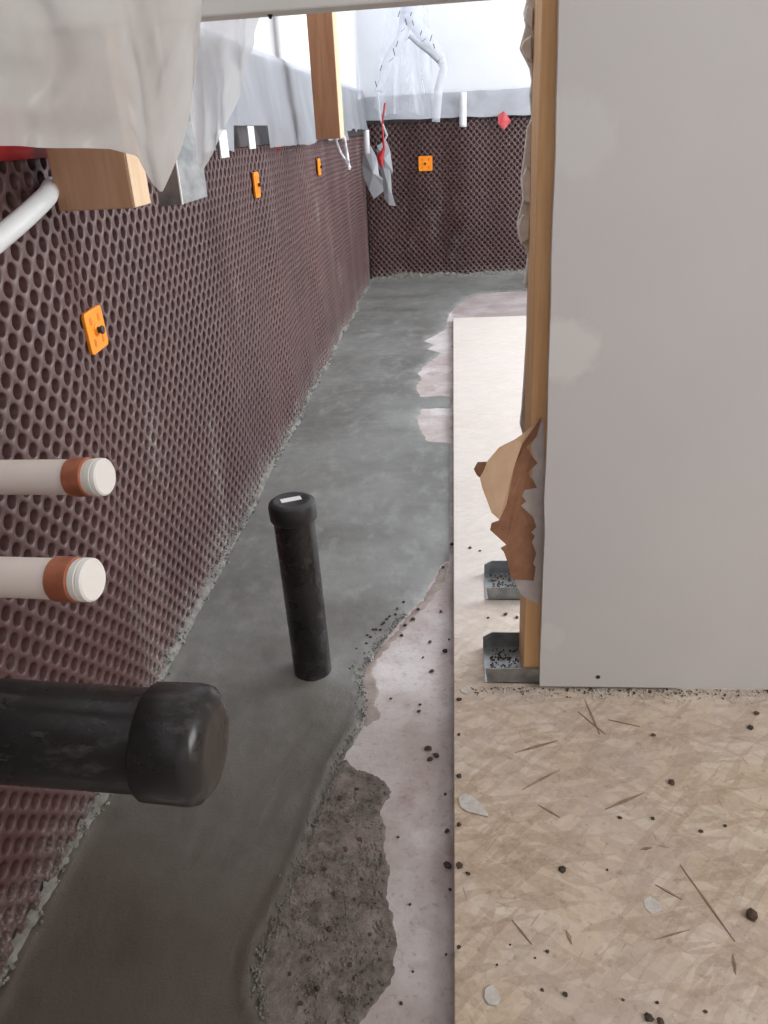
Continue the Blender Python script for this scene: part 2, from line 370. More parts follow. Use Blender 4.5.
# ------------------------------------------------------------------ dimpled membrane
A, B = 0.0298, 0.0165
def wave_left(y, z):
    y = np.asarray(y); z = np.asarray(z)
    g = 0.010 * np.clip((y - 0.35) / 0.5, 0, 1) ** 1.5
    drop = 1 / (1 + np.exp(-(y - 0.93 - 0.05 * (z - 0.4)) / 0.014))
    r = g * (1 - drop)
    r = r + 0.004 * np.sin(y * 9.0 + 1.0) * np.clip(y - 1.0, 0, 1) + 0.003 * np.sin(y * 21 + z * 3) * np.clip(y - 1.1, 0, 1)
    return r
def wave_back(x, z): return 0.004 * np.sin(np.asarray(x) * 11 + 1.5 * np.asarray(z)) + 0.002 * np.sin(np.asarray(x) * 27)
def membrane(name, u0, u1, z1, place, label):
    rows = int(z1 / B); cols = int((u1 - u0) / A)
    N = 12
    corners = np.array([(A / 2, 0), (0, B), (-A / 2, 0), (0, -B)])
    outer = []
    for k in range(4):
        p, q = corners[k], corners[(k + 1) % 4]
        outer += [p, p + (q - p) / 3, p + (q - p) * 2 / 3]
    outer = np.array(outer)
    ang = np.arange(N) * 2 * np.pi / N; circ = np.stack([np.cos(ang), np.sin(ang)], 1)
    ring = [(outer, 0.0), (circ * 0.0093, 0.0), (circ * 0.0084, -0.0012), (circ * 0.0070, -0.0165)]
    cu = np.concatenate([r[0][:, 0] for r in ring]); cz = np.concatenate([r[0][:, 1] for r in ring]); cdp = np.repeat([r[1] for r in ring], N)
    nv = len(cu)
    faces = [(r * N + k, r * N + (k + 1) % N, (r + 1) * N + (k + 1) % N, (r + 1) * N + k) for r in range(3) for k in range(N)]
    faces.append(tuple(range(3 * N, 4 * N)))
    cen = [(u0 + A * i + (A / 2 if j % 2 else 0), j * B + 0.004) for j in range(rows) for i in range(cols)]
    cen = np.array(cen); n = len(cen)
    U = cen[:, 0:1] + cu[None]; Zz = np.maximum(cen[:, 1:2] + cz[None], 0.0); D = np.repeat(cdp[None], n, 0)
    V = place(U.ravel(), Zz.ravel(), D.ravel())
    loops = np.concatenate([np.array(f) for f in faces]); sizes = np.array([len(f) for f in faces])
    allloops = (loops[None] + (np.arange(n) * nv)[:, None]).ravel(); allsizes = np.tile(sizes, n)
    base = np.array([V[:, 0].mean(), V[:, 1].mean(), 0.0]); V = V - base
    me = bpy.data.meshes.new(name)
    me.vertices.add(len(V)); me.vertices.foreach_set('co', V.ravel().astype(np.float32))
    me.loops.add(len(allloops)); me.loops.foreach_set('vertex_index', allloops.astype(np.int32))
    me.polygons.add(len(allsizes)); st = np.concatenate([[0], np.cumsum(allsizes)[:-1]])
    me.polygons.foreach_set('loop_start', st.astype(np.int32)); me.update(calc_edges=True); me.validate()
    me.shade_smooth(); me.set_sharp_from_angle(angle=math.radians(55))
    me.materials.append(M['membrane'])
    o = bpy.data.objects.new(name, me); COL.objects.link(o); o.location = base; WORLD[o] = base
    return tag(o, label, 'membrane')
membrane('dimple_membrane', 0.22, YB + 0.0, 0.778, lambda u, z, d: np.stack([XL + 0.003 + wave_left(u, z) + d, u, z], 1),
         'long brown dimpled plastic membrane lining the left wall')
membrane('dimple_membrane', XL + 0.02, 1.35, 0.80, lambda u, z, d: np.stack([u, YB - 0.003 - wave_back(u, z) - d, z], 1),
         'short brown dimpled plastic membrane on the far end wall')

# ------------------------------------------------------------------ mortar bed, cove, residue
def sd_poly(P, poly):                       # signed distance, positive inside
    poly = np.asarray(poly); x, y = P[:, 0], P[:, 1]; d2 = np.full(len(P), 1e9); inside = np.zeros(len(P), bool)
    for i in range(len(poly)):
        a, b = poly[i - 1], poly[i]; e = b - a; wv = P - a
        tt = np.clip((wv @ e) / max(e @ e, 1e-12), 0, 1); q = wv - tt[:, None] * e; d2 = np.minimum(d2, (q * q).sum(1))
        cnd = (a[1] > y) != (b[1] > y)
        with np.errstate(divide='ignore', invalid='ignore'):
            xi = (b[0] - a[0]) * (y - a[1]) / (b[1] - a[1]) + a[0]
        inside ^= cnd & (x < xi)
    return np.where(inside, 1, -1) * np.sqrt(d2)
def vnoise(x, y, f, seed=0.0): return np.array([nz(a * f, b * f, seed) for a, b in zip(x, y)])
px_edge = [(525, 291), (485, 293), (470, 297), (456, 306), (449, 314), (447, 322), (445, 330), (424, 341), (434, 345), (428, 349), (441, 353), (432, 361), (424, 366), (418, 374), (422, 379), (416, 386), (421, 397), (440, 396), (460, 399),
           (460, 409), (440, 408), (422, 409), (417, 420), (421, 431), (427, 441), (444, 442), (462, 446),
           (462, 555), (446, 561), (438, 570), (432, 582), (421, 600), (406, 615), (396, 628), (381, 645), (371, 660), (362, 672), (363, 690), (367, 712), (361, 725), (352, 745), (336, 770), (330, 790), (322, 810), (315, 835), (300, 870), (285, 905), (268, 945), (258, 975), (262, 1000), (268, 1024), (272, 1100)]
edge = [onz(x, y)[:2] for x, y in px_edge]
poly = [np.array([1.3, edge[0][1]])] + edge + [np.array([edge[-1][0], 0.22]), np.array([XL - 0.0, 0.22]), np.array([XL - 0.0, YB]), np.array([1.3, YB])]
def patch(x0, x1, y0, y1, step, height):
    xs = np.arange(x0, x1 + 1e-6, step); ys = np.arange(y0, y1 + 1e-6, step)
    X, Y = np.meshgrid(xs, ys); P = np.stack([X.ravel(), Y.ravel()], 1)
    Z = height(P).reshape(X.shape)
    keep = Z > -0.0015
    idx = np.arange(X.size).reshape(X.shape)
    q = np.stack([idx[:-1, :-1], idx[:-1, 1:], idx[1:, 1:], idx[1:, :-1]], -1).reshape(-1, 4)
    q = q[keep.ravel()[q].any(1)]
    used = np.unique(q); re = -np.ones(X.size, int); re[used] = np.arange(len(used))
    mb = MB(); mb.v = [tuple(p) for p in np.stack([X.ravel(), Y.ravel(), Z.ravel()], 1)[used]]; mb.f = [tuple(map(int, a)) for a in re[q]]
    return mb
pipe_base = onz(313.5, 674)
def mortar_h(P):
    x, y = P[:, 0], P[:, 1]
    sd = sd_poly(P, np.array(poly))
    sd = sd + 0.006 * vnoise(x, y, 45) + 0.004 * vnoise(x, y, 120, 3)
    h = np.where(sd > 0, 0.006 * (1 - np.exp(-sd / 0.012)), np.maximum(sd * 0.5, -0.004))
    h = h + np.where(sd > 0, 1, 0) * (0.0016 * vnoise(x, y, 9, 5) + 0.0008 * vnoise(x, y, 40, 9))
    near = np.clip((1.05 - y) / 0.2, 0, 1)
    h = h + near * np.where(sd > -0.004, 1, 0) * 0.0042 * np.exp(-((sd - 0.010) / 0.007) ** 2)
    wd = x - (XL + 0.004); h = h + 0.005 * np.exp(-np.clip(wd, 0, 1) / 0.012)
    bd = (YB - 0.004) - y; h = h + 0.014 * np.exp(-np.clip(bd, 0, 1) / 0.03)
    pd = np.hypot(x - pipe_base[0], y - pipe_base[1]); h = h + 0.004 * np.exp(-np.clip(pd - 0.03, 0, 1) / 0.018)
    return h
bed = thing('mortar_bed', (-0.24, 1.8, 0), 'smooth grey mortar bed troweled along the foot of both brown membranes', 'mortar')
def mortar_clip(P):
    h = mortar_h(P); out = ((P[:, 0] > -0.0075) & (P[:, 1] < YO + 0.003)); return np.where(out, -1.0, h)
mm = patch(XL + 0.002, 0.75, 0.30, YB - 0.004, 0.0075, mortar_clip)
zz_ = np.array(mm.v); good = zz_[:, 2] > -0.5; mm.f = [q for q in mm.f if good[list(q)].all()]
used = sorted({i for q in mm.f for i in q}); rm = {a: b for b, a in enumerate(used)}; mm.v = [mm.v[i] for i in used]; mm.f = [tuple(rm[i] for i in q) for q in mm.f]
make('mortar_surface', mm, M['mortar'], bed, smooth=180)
# ragged coves where the mortar climbs into the dimples
def cove(u0, u1, du, place, z_lo, z_amp, seed):
    us = np.arange(u0, u1, du); rows = 5; P = np.zeros((rows, len(us), 3))
    for j, u in enumerate(us):
        top = z_lo + z_amp * max(0, nz(u * 6, seed, 0) + 0.25) + 0.012 * nz(u * 60, seed, 4) + 0.008 * nz(u * 150, seed, 7)
        top = max(top, 0.012)
        for i in range(rows):
            s = i / (rows - 1); z = top * s
            P[i, j] = place(u, z, 0.010 * (1 - s) + 0.0015 - 0.006 * (s > 0.99) + 0.002 * nz(u * 90, z * 90, seed))
    return MB().grid(P)
make('mortar_cove', cove(0.3, YB - 0.01, 0.006, lambda u, z, d: (XL + 0.003 + float(wave_left(u, z)) + d, u, z), 0.011, 0.022, 2.0), M['mortar_dry'], bed, smooth=60)
make('mortar_cove', cove(XL + 0.01, 1.2, 0.008, lambda u, z, d: (u, YB - 0.003 - float(wave_back(u, z)) - d, z), 0.03, 0.03, 6.0), M['mortar_dry'], bed, smooth=60)
def lumps(pts, rad, seed=0):
    mb = MB(); r = random.Random(seed)
    for p in pts:
        s = rad * r.uniform(0.5, 1.5); th = r.random() * 6.28
        vs = []
        for (a, b, c) in ((1, 0, 0), (0, 1, 0), (-1, 0, 0), (0, -1, 0), (0, 0, 1), (0, 0, -1)):
            k = s * r.uniform(0.65, 1.25); vs.append((p[0] + (a * math.cos(th) - b * math.sin(th)) * k, p[1] + (a * math.sin(th) + b * math.cos(th)) * k, p[2] + c * k * 0.75))
        mb.add(vs, [(0, 1, 4), (1, 2, 4), (2, 3, 4), (3, 0, 4), (1, 0, 5), (2, 1, 5), (3, 2, 5), (0, 3, 5)])
    return mb
r = random.Random(3); pts = []
for k in range(1500):
    u = r.uniform(0.35, YB - 0.05); zz = abs(r.gauss(0, 0.018)) + 0.004
    if nz(u * 5, 2.2) + 0.35 < zz * 12: continue
    pts.append((XL + 0.008 + float(wave_left(u, zz)) + 0.012 * max(0, 1 - zz / 0.02) * r.random(), u, zz))
lo = make('mortar_grit', lumps(pts, 0.0026, 5), M['mortar_dry'], bed); lo['kind'] = 'stuff'
rr = random.Random(8); pts = []
for k in range(900):
    i = rr.randrange(32, len(edge) - 2); s_ = rr.random(); p = edge[i] * (1 - s_) + edge[i + 1] * s_
    pts.append((p[0] - abs(rr.gauss(0, 0.008)) + 0.003, p[1] + rr.gauss(0, 0.004), 0.0065 * rr.random() + 0.002))
lo = make('mortar_grit', lumps(pts, 0.0016, 6), M['mortar_dry'], bed); lo['kind'] = 'stuff'
# gritty brown residue on the slab next to the trowel ridge
px_res = [(345, 758), (356, 770), (372, 774), (386, 783), (391, 797), (379, 810), (386, 830), (384, 850), (389, 868), (386, 898), (393, 915), (397, 945), (391, 985), (375, 1003), (362, 1020), (345, 1110), (258, 1110), (250, 990), (268, 930), (300, 850), (318, 800), (330, 775)]
rpoly = np.array([onz(x, y)[:2] for x, y in px_res])
def res_h(P):
    x, y = P[:, 0], P[:, 1]; sd = sd_poly(P, rpoly) + 0.003 * vnoise(x, y, 70) + 0.002 * vnoise(x, y, 160, 2)
    return np.where(sd > 0, 0.0022 * (1 - np.exp(-sd / 0.004)) + 0.003 * np.maximum(0, vnoise(x, y, 55, 4)) + 0.003 * np.maximum(0, vnoise(x, y, 190, 8)), np.maximum(sd, -0.004))
o = make('mortar_residue', patch(rpoly[:, 0].min() - 0.01, rpoly[:, 0].max() + 0.01, 0.30, rpoly[:, 1].max() + 0.01, 0.0028, res_h), M['residue'], smooth=180)
rr = random.Random(77); pts = []
cand = np.array([(rr.uniform(rpoly[:, 0].min(), rpoly[:, 0].max()), rr.uniform(0.4, rpoly[:, 1].max())) for _ in range(2600)])
sdv = sd_poly(cand, rpoly); pts = [(a, b, 0.003) for (a, b), d in zip(cand, sdv) if d > 0.002 and nz(a * 25, b * 25, 2) > -0.15]
g_ = make('residue_grit', lumps(pts, 0.0016, 31), M['residue'], o); g_['kind'] = 'stuff'
tag(o, 'rough brown gritty patch of mortar residue between mortar ridge and pale slab', 'mortar')
px_pink = [(362, 668), (371, 660), (381, 646), (398, 629), (408, 616), (423, 600), (434, 582), (440, 569), (449, 560), (447, 575), (440, 590), (430, 603), (415, 617), (403, 632), (388, 648), (378, 660), (372, 672), (380, 690), (375, 706), (382, 716), (366, 728), (360, 715), (358, 690)]
ppoly = np.array([onz(x, y)[:2] for x, y in px_pink])
M['damp_shade'] = simple('damp_pink_brown', S(166, 153, 146), S(144, 131, 124), 45, 0.75, bump=0.4, bscale=200)
def pink_h(P):
    x, y = P[:, 0], P[:, 1]; sd = sd_poly(P, ppoly) + 0.004 * vnoise(x, y, 60, 3) + 0.003 * vnoise(x, y, 150, 2)
    return np.where(sd > 0, 0.0007 * (1 - np.exp(-sd / 0.003)) + 0.0006 * np.maximum(0, vnoise(x, y, 120, 4)), np.maximum(sd, -0.004))
o = make('mortar_skim', patch(ppoly[:, 0].min() - 0.01, ppoly[:, 0].max() + 0.01, ppoly[:, 1].min() - 0.01, ppoly[:, 1].max() + 0.01, 0.003, pink_h), M['damp_shade'], smooth=180)
tag(o, 'thin pinkish brown skim of wet mortar edging the grey bed beside the upright pipe', 'mortar')

# ------------------------------------------------------------------ upright capped drain pipe
pb = np.array([pipe_base[0], pipe_base[1], 0.0]); pt = ony(291.5, 500, pipe_base[1])
ax = nrm(pt - pb); Lp = np.linalg.norm(pt - pb)
RP = 0.0292
t_ = thing('drain_pipe', pb, 'upright black capped plastic drain pipe standing in the grey mortar', 'pipe')
make('pipe', MB().lathe(pb, ax, [(0, RP), (Lp - 0.02, RP)]), M['abs'], t_, smooth=40)
capo = make('pipe_cap', MB().lathe(pb, ax, [(Lp - 0.029, RP), (Lp - 0.029, RP + 0.0025), (Lp - 0.027, RP + 0.004), (Lp - 0.008, RP + 0.0046), (Lp - 0.003, RP + 0.003), (Lp, RP - 0.001), (Lp + 0.0005, RP - 0.006), (Lp - 0.001, RP - 0.009), (Lp - 0.001, 0)]), M['black'], t_, smooth=35)
def sticker(parent, c, u, v, n, wd, ht, lines):
    c, u, v, n = map(np.array, (c, u, v, n))
    q = lambda a, b, h: c + u * a + v * b + n * h
    lab = make('sticker', MB().slab_poly([q(-wd, -ht, 0.0006), q(wd, -ht, 0.0006), q(wd, ht, 0.0006), q(-wd, ht, 0.0006)], [q(-wd, -ht, 0), q(wd, -ht, 0), q(wd, ht, 0), q(-wd, ht, 0)]), M['label'], parent)
    return lab
ct = pb + ax * (Lp - 0.001); ang = math.radians(24)
uu = np.array([math.cos(ang), math.sin(ang), 0]); vv = np.cross(ax, uu)
st = sticker(capo, ct + vv * 0.004, uu, vv, ax, 0.0145, 0.0062, 2)
st['label'] = 'small white printed sticker'

# ------------------------------------------------------------------ stub pipes from the left wall
# horizontal black drain stub
tip = ond(213, 745, 0.455); ax = nrm(np.array([1.0, -0.03, -0.035])); ln = (tip[0] - (XL + 0.012)) / ax[0]; root = tip - ax * ln
t_ = thing('drain_stub', root, 'thick black capped drain pipe reaching in horizontally from the left', 'pipe')
RS = 0.0305
make('pipe', MB().lathe(root, ax, [(0, RS), (ln - 0.02, RS)], 48), M['abs'], t_, smooth=40)
make('pipe_cap', MB().lathe(root, ax, [(ln - 0.038, RS), (ln - 0.038, RS + 0.0025), (ln - 0.036, RS + 0.0038), (ln - 0.010, RS + 0.0045), (ln - 0.004, RS + 0.003), (ln + 0.001, RS - 0.003), (ln + 0.002, RS - 0.008), (ln + 0.0015, RS - 0.012), (ln + 0.0015, 0)], 48), M['abs'], t_, smooth=40)
def pex(px, py, d, rp, lead, label, tilt):
    tip = ond(px, py, d); ax = nrm(np.array([1.0, -0.14, tilt])); ln = (tip[0] - (XL + 0.012)) / ax[0]; root = tip - ax * ln
    t_ = thing('supply_stub', root, label, 'pipe', 'white supply stubs')
    make('pipe', MB().lathe(root, ax, [(0, rp), (ln - 0.006, rp)], 36), M['pex'], t_, smooth=40)
    c0 = ln - lead
    make('crimp_ring', MB().lathe(root, ax, [(c0, rp), (c0, rp * 1.05), (c0 + 0.0008, rp * 1.1), (c0 + 0.0122, rp * 1.1), (c0 + 0.013, rp * 1.05), (c0 + 0.013, rp)], 36), M['copper'], t_, smooth=30)
    make('end_plug', MB().lathe(root, ax, [(ln - 0.008, rp * 0.9), (ln - 0.008, rp * 1.03), (ln - 0.0045, rp * 1.06), (ln - 0.004, rp * 1.0), (ln - 0.0032, rp * 1.06), (ln - 0.001, rp * 1.04), (ln, rp * 0.95), (ln, 0)], 36), M['pexcap'], t_, smooth=35)
pex(106, 477, 0.475, 0.0110, 0.0235, 'upper white plastic supply pipe with a copper ring and white end plug', 0.05)
pex(94, 580, 0.395, 0.0107, 0.0215, 'lower white plastic supply pipe with a copper ring, nearer the thick black pipe', 0.05)

# ------------------------------------------------------------------ orange membrane fasteners
def fastener(c, u, v, n, wd, ht, label, thickness=0.006):
    c, u, v, n = [np.array(q, float) for q in (c, u, v, n)]
    t_ = thing('membrane_fastener', c, label, 'fastener', 'orange membrane fasteners')
    rr = 0.006; outl = []
    for (sx, sy, a0) in ((1, 1, 0), (-1, 1, 90), (-1, -1, 180), (1, -1, 270)):
        for k in range(4):
            a = math.radians(a0 + 30 * k); outl.append((sx * (wd - rr) + rr * math.cos(a), sy * (ht - rr) + rr * math.sin(a)))
    P = lambda a, b, h: c + u * a + v * b + n * h
    mb = MB().slab_poly([P(a, b, thickness) for a, b in outl], [P(a, b, 0.001) for a, b in outl])
    bm = bmesh.new(); me = bpy.data.meshes.new('tmp')
    make('plate', mb, M['orange'], t_, bevel=0.0012)
    for sx in (-1, 1):
        for sy in (-1, 1):
            a, b = sx * wd * 0.45, sy * ht * 0.52
            so = [(a + 0.0035 * math.cos(k * math.pi / 5), b + 0.0055 * math.sin(k * math.pi / 5)) for k in range(10)]
            make('slot', MB().slab_poly([P(p, q, thickness + 0.0003) for p, q in so], [P(p, q, thickness - 0.001) for p, q in so]), M['orange_shade'], t_)
    bm.free(); bpy.data.meshes.remove(me)
    make('boss', MB().lathe(P(0, 0, thickness - 0.001), n, [(0, 0.0085), (0.002, 0.008), (0.003, 0.006), (0.003, 0)], 20), M['orange'], t_, smooth=35)
    make('nail_head', MB().lathe(P(0, 0, thickness + 0.001), n, [(0, 0.004), (0.0045, 0.004), (0.005, 0.0055), (0.007, 0.0055), (0.0075, 0.0048), (0.0075, 0)], 14), M['nail'], t_, smooth=35)
M['orange_shade'] = simple('orange_slot_shade', S(214, 112, 14), S(206, 104, 12), 12, 0.6)  # darker copy of the orange, paints recess shade on the flush slots
def left_pt(px, py): 
    p = onx(px, py, XL + 0.004); x = XL + 0.004 + float(wave_left(p[1], p[2])); return onx(px, py, x)
tl = np.array([0, math.cos(0.10), math.sin(0.10)])
def left_fast(px, py, wd, ht, label, tilt=0.05):
    u = np.array([0, math.cos(tilt), math.sin(tilt)]); v = np.array([0, -math.sin(tilt), math.cos(tilt)])
    fastener(left_pt(px, py), u, v, (1, 0, 0), wd, ht, label)
left_fast(92.5, 330, 0.0265, 0.0265, 'large orange square fastener nailed to the brown membrane, nearest the camera', 0.05)
left_fast(255, 185, 0.0245, 0.028, 'orange fastener on the left membrane just below the milky plastic film', 0.0)
left_fast(318, 167, 0.0245, 0.026, 'small far orange fastener on the left membrane below the cut brown stud', 0.0)
fastener(ony(425.5, 163.5, YB - 0.004), (1, 0, 0), (0, 0, 1), (0, -1, 0), 0.036, 0.036, 'orange square fastener on the far end wall membrane')

# ------------------------------------------------------------------ partition on the right
YD0, YD1 = 0.921, 0.9337
xe = ony(540, 684, YD0)[0]
pts_ = [ony(577, 350, YD0), ony(588, 135, YD0), ony(553, 637, YD0)]
dm = drywall_mat('painted_drywall', [(xe + 0.010, pts_[0][2], 0.046, 0.042, 0.75), (pts_[1][0] - 0.02, pts_[1][2], 0.055, 0.05, 0.35), (xe + 0.012, pts_[2][2], 0.022, 0.024, 0.3)])
# left edge slightly ragged
zs = [ZT + 0.006 + 0.05 * k for k in range(48)]; zs = [z for z in zs if z < CEIL - 0.01] + [CEIL - 0.005]
ed = [(xe - 0.0158 * (z - ZT) + 0.0022 * nz(z * 17, 3.0) + 0.001 * nz(z * 60, 1.0), z) for z in zs]
out = ed + [(XR - 0.01, CEIL - 0.005), (XR - 0.01, ZT + 0.006)]
dw = make('drywall_sheet', MB().slab_poly([(x, YD0, z) for x, z in out], [(x, YD1, z) for x, z in out]), dm)
tag(dw, 'big light grey painted drywall sheet with white touch-up patches, on the right', 'drywall')
sc_ = ony(598, 677, YD0); make('screw_head', MB().lathe(sc_, (0, -1, 0), [(-0.001, 0.0035), (0.0008, 0.003), (0.0008, 0)], 12), M['nail'], dw)
# wooden stud at the sheet's edge
x0 = ony(524, 660, YD1 + 0.002)[0]; x1 = x0 + 0.038; ys0, ys1 = YD1 + 0.002, YD1 + 0.087
sd_ = thing('wall_stud', (x0 + 0.019, (ys0 + ys1) / 2, ZT + 0.004), 'orange wooden stud standing in steel track at the drywall edge', 'stud')
make('stud_body', MB().slab_poly([(x0, ys0, ZT + 0.0035), (x1, ys0, ZT + 0.0035), (x1, ys1, ZT + 0.0035), (x0, ys1, ZT + 0.0035)], [(x0 - 0.018, ys0, CEIL - 0.005), (x1 - 0.018, ys0, CEIL - 0.005), (x1 - 0.018, ys1, CEIL - 0.005), (x0 - 0.018, ys1, CEIL - 0.005)]), M['wood_orange'], sd_, bevel=0.0015)
# torn rear drywall sheet, ragged edge poking out beside the stud
yr = YD1 + 0.0885
rag = [(527, -40), (527, 0), (524, 12), (526, 25), (520, 48), (524, 56), (530, 68), (532, 80), (530, 95), (532, 118), (527, 128), (525, 150), (521, 180), (523, 200), (517, 225), (519, 240), (525, 249), (528, 256), (524, 285), (528, 291), (527, 312), (527, 330), (524, 380), (522, 410), (520, 425), (524, 440), (525, 500), (527, 580), (524, 588), (527, 602)]
top_ = [ony(530, -40 - 60 * k, yr) for k in range(8, 0, -1)]
outl = [p for p in [np.array([x0 - 0.016 - 0.0075 * z + 0.006 * nz(z * 20, 5), yr, z]) for z in np.arange(CEIL - 0.01, top_[-1][2] + 0.05, -0.05)]] + [ony(a, b, yr) for a, b in rag]
zend = outl[-1][2]
outl = outl + [np.array([x1 + 0.03, yr, zend - 0.004]), np.array([x1 + 0.03, yr, CEIL - 0.01])]
o = make('torn_drywall_strip', MB().slab_poly(outl, [p + np.array([0, 0.0125, 0]) for p in outl]), M['gypsum'], bevel=0.0015)
tag(o, 'ragged broken rear drywall edge poking out behind the orange stud', 'drywall')
# foam-like crushed gypsum lumps on that edge
def blob(poly_px, y0, th, mat, name, parent=None, bulge=0.006):
    P = [ony(a, b, y0) for a, b in poly_px]; c = sum(P) / len(P)
    mb = MB(); n = len(P)
    f = [p * 0.82 + c * 0.18 + np.array([0, -bulge, 0]) for p in P]; b = [p + np.array([0, th, 0]) for p in P]
    mb.add(P + f + b, [tuple(range(n, 2 * n)), tuple(range(2 * n, 3 * n))[::-1]] + [(i, (i + 1) % n, n + (i + 1) % n, n + i) for i in range(n)] + [(i, 2 * n + i, 2 * n + (i + 1) % n, (i + 1) % n) for i in range(n)])
    return make(name, mb, mat, parent, smooth=50)
for pl in ([(520, 48), (524, 40), (531, 35), (532, 62), (525, 58)], [(521, 180), (526, 165), (531, 170), (530, 205), (523, 203)], [(517, 225), (523, 212), (530, 215), (529, 240), (521, 245)], [(524, 20), (527, 5), (533, 8), (532, 30)]):
    blob(pl, yr, 0.004, M['gypsum'], 'crushed_edge', o)
# torn kraft paper
def zpx(a, b): return (440 + a / 3.2, 380 + b / 3.2)
yp = ys0 - 0.002
tan_ = [(322, 120), (275, 165), (240, 190), (190, 215), (168, 240), (150, 262), (120, 263), (108, 285), (118, 305), (127, 312), (135, 345), (148, 380), (165, 425), (190, 447), (212, 400), (236, 280), (262, 205)]
brn = [(325, 118), (262, 205), (236, 280), (212, 400), (188, 450), (165, 458), (160, 480), (212, 527), (194, 538), (205, 552), (215, 580), (228, 637), (300, 642), (306, 600), (298, 588), (308, 555), (294, 520), (303, 500), (292, 488), (308, 470), (298, 440), (258, 402), (276, 388), (262, 372), (270, 352), (310, 345), (296, 318), (276, 300), (312, 266), (290, 240), (276, 215), (310, 180), (318, 150)]
tp = thing('torn_paper', ony(525, 580, yp), 'torn brown and tan kraft paper flap peeling off the stud end', 'paper')
def paper(name, pts, bend, mat):
    P = []
    for (a, b) in pts:
        q = zpx(a, b); P.append(ony(q[0], q[1], yp + bend(a, b)))
    return make(name, MB().slab_poly(P, [p + np.array([0.0002, 0.0007, 0]) for p in P]), mat, tp)
make_b = lambda a, b: -0.018 * max(0, min(1, (262 - a) / 100))
paper('brown_paper_layer', brn, make_b, M['paper_brown'])
paper('tan_paper_flap', tan_, lambda a, b: -0.019 * max(0, min(1, (262 - a) / 50)) - 0.001 - 0.02 * max(0, min(1, (215 - a) / 110)), M['paper_tan'])
paper('brown_paper_curl', [(150, 262), (120, 263), (108, 285), (118, 305), (127, 312), (140, 290)], lambda a, b: -0.041, M['paper_brown'])
paper('grey_torn_layer', [(332, 122), (316, 152), (305, 185), (290, 215), (300, 240), (296, 290), (288, 330), (262, 350), (255, 400), (285, 440), (285, 590), (236, 642), (262, 690), (316, 720), (332, 600), (334, 300)], lambda a, b: 0.0008, M['grey_paper'])
# steel tracks
def track(xa, xb, ya, yb, zf, label, group, dz=0.0015, tilt=0.0):
    t_ = thing('steel_track', ((xa + xb) / 2, (ya + yb) / 2, ZT), label, 'steel track', group)
    make('web', MB().box((xa, ya, ZT + 0.0005), (xb, yb, ZT + 0.0005 + dz)), M['steel'], t_)
    cut = 0.006
    make('front_flange', MB().slab_poly([(xa + 0.004, ya, ZT), (xb, ya, ZT), (xb, ya, ZT + zf * 0.95), (xa, ya - 0.002, ZT + zf * 0.95)], [(xa + 0.004, ya + 0.0012, ZT), (xb, ya + 0.0012, ZT), (xb, ya + 0.0012, ZT + zf * 0.95), (xa, ya - 0.0008, ZT + zf * 0.95)]), M['steel'], t_)
    make('rear_flange', MB().slab_poly([(xa, yb, ZT), (xb, yb, ZT), (xb, yb, ZT + zf), (xa + 0.014, yb, ZT + zf), (xa, yb, ZT + zf * 0.7)], [(xa, yb + 0.0012, ZT), (xb, yb + 0.0012, ZT), (xb, yb + 0.0012, ZT + zf), (xa + 0.014, yb + 0.0012, ZT + zf), (xa, yb + 0.0012, ZT + zf * 0.7)]), M['steel'], t_)
    rr = random.Random(int(xa * 1e5)); pts = [(rr.uniform(xa + 0.01, min(xb, xa + 0.07)), rr.uniform(ya + 0.02, yb - 0.004), ZT + 0.0028) for _ in range(160)]
    return t_, pts
ta, p1 = track(ony(485, 685, YD1)[0], 0.32, YD1 + 0.0006, YD1 + 0.0876, 0.030, 'galvanised steel floor track under the orange stud by the drywall corner', 'steel floor tracks')
y2 = onz(486, 600, ZT)[1]
tb, p2 = track(onz(486, 600, ZT)[0], 0.34, y2, y2 + 0.088, 0.028, 'smaller looking far steel floor track behind the torn paper', 'steel floor tracks')
o = make('track_debris', lumps(p1 + p2, 0.0018, 9), M['crumb_brown']); tag(o, 'brown sawdust and crumbs lying in the steel tracks', 'debris', kind='stuff')
# dust line under the drywall
rr = random.Random(12); pts = []
for _ in range(1100):
    x = rr.uniform(0.03, 0.75); pts.append((x, YD0 - abs(rr.gauss(0, 0.013)) + 0.004, ZT + 0.0007))
o = make('plaster_grit', lumps(pts, 0.0014, 2), M['plaster']); tag(o, 'fine white plaster grit along the foot of the drywall sheet', 'debris', kind='stuff')
pts = [(rr.uniform(0.02, 0.7), YD0 - abs(rr.gauss(0, 0.008)) + 0.003, ZT + 0.001) for _ in range(300)]
o = make('dark_grit', lumps(pts, 0.0015, 21), M['crumb']); tag(o, 'fine dark grit along the foot of the drywall sheet', 'debris', kind='stuff')

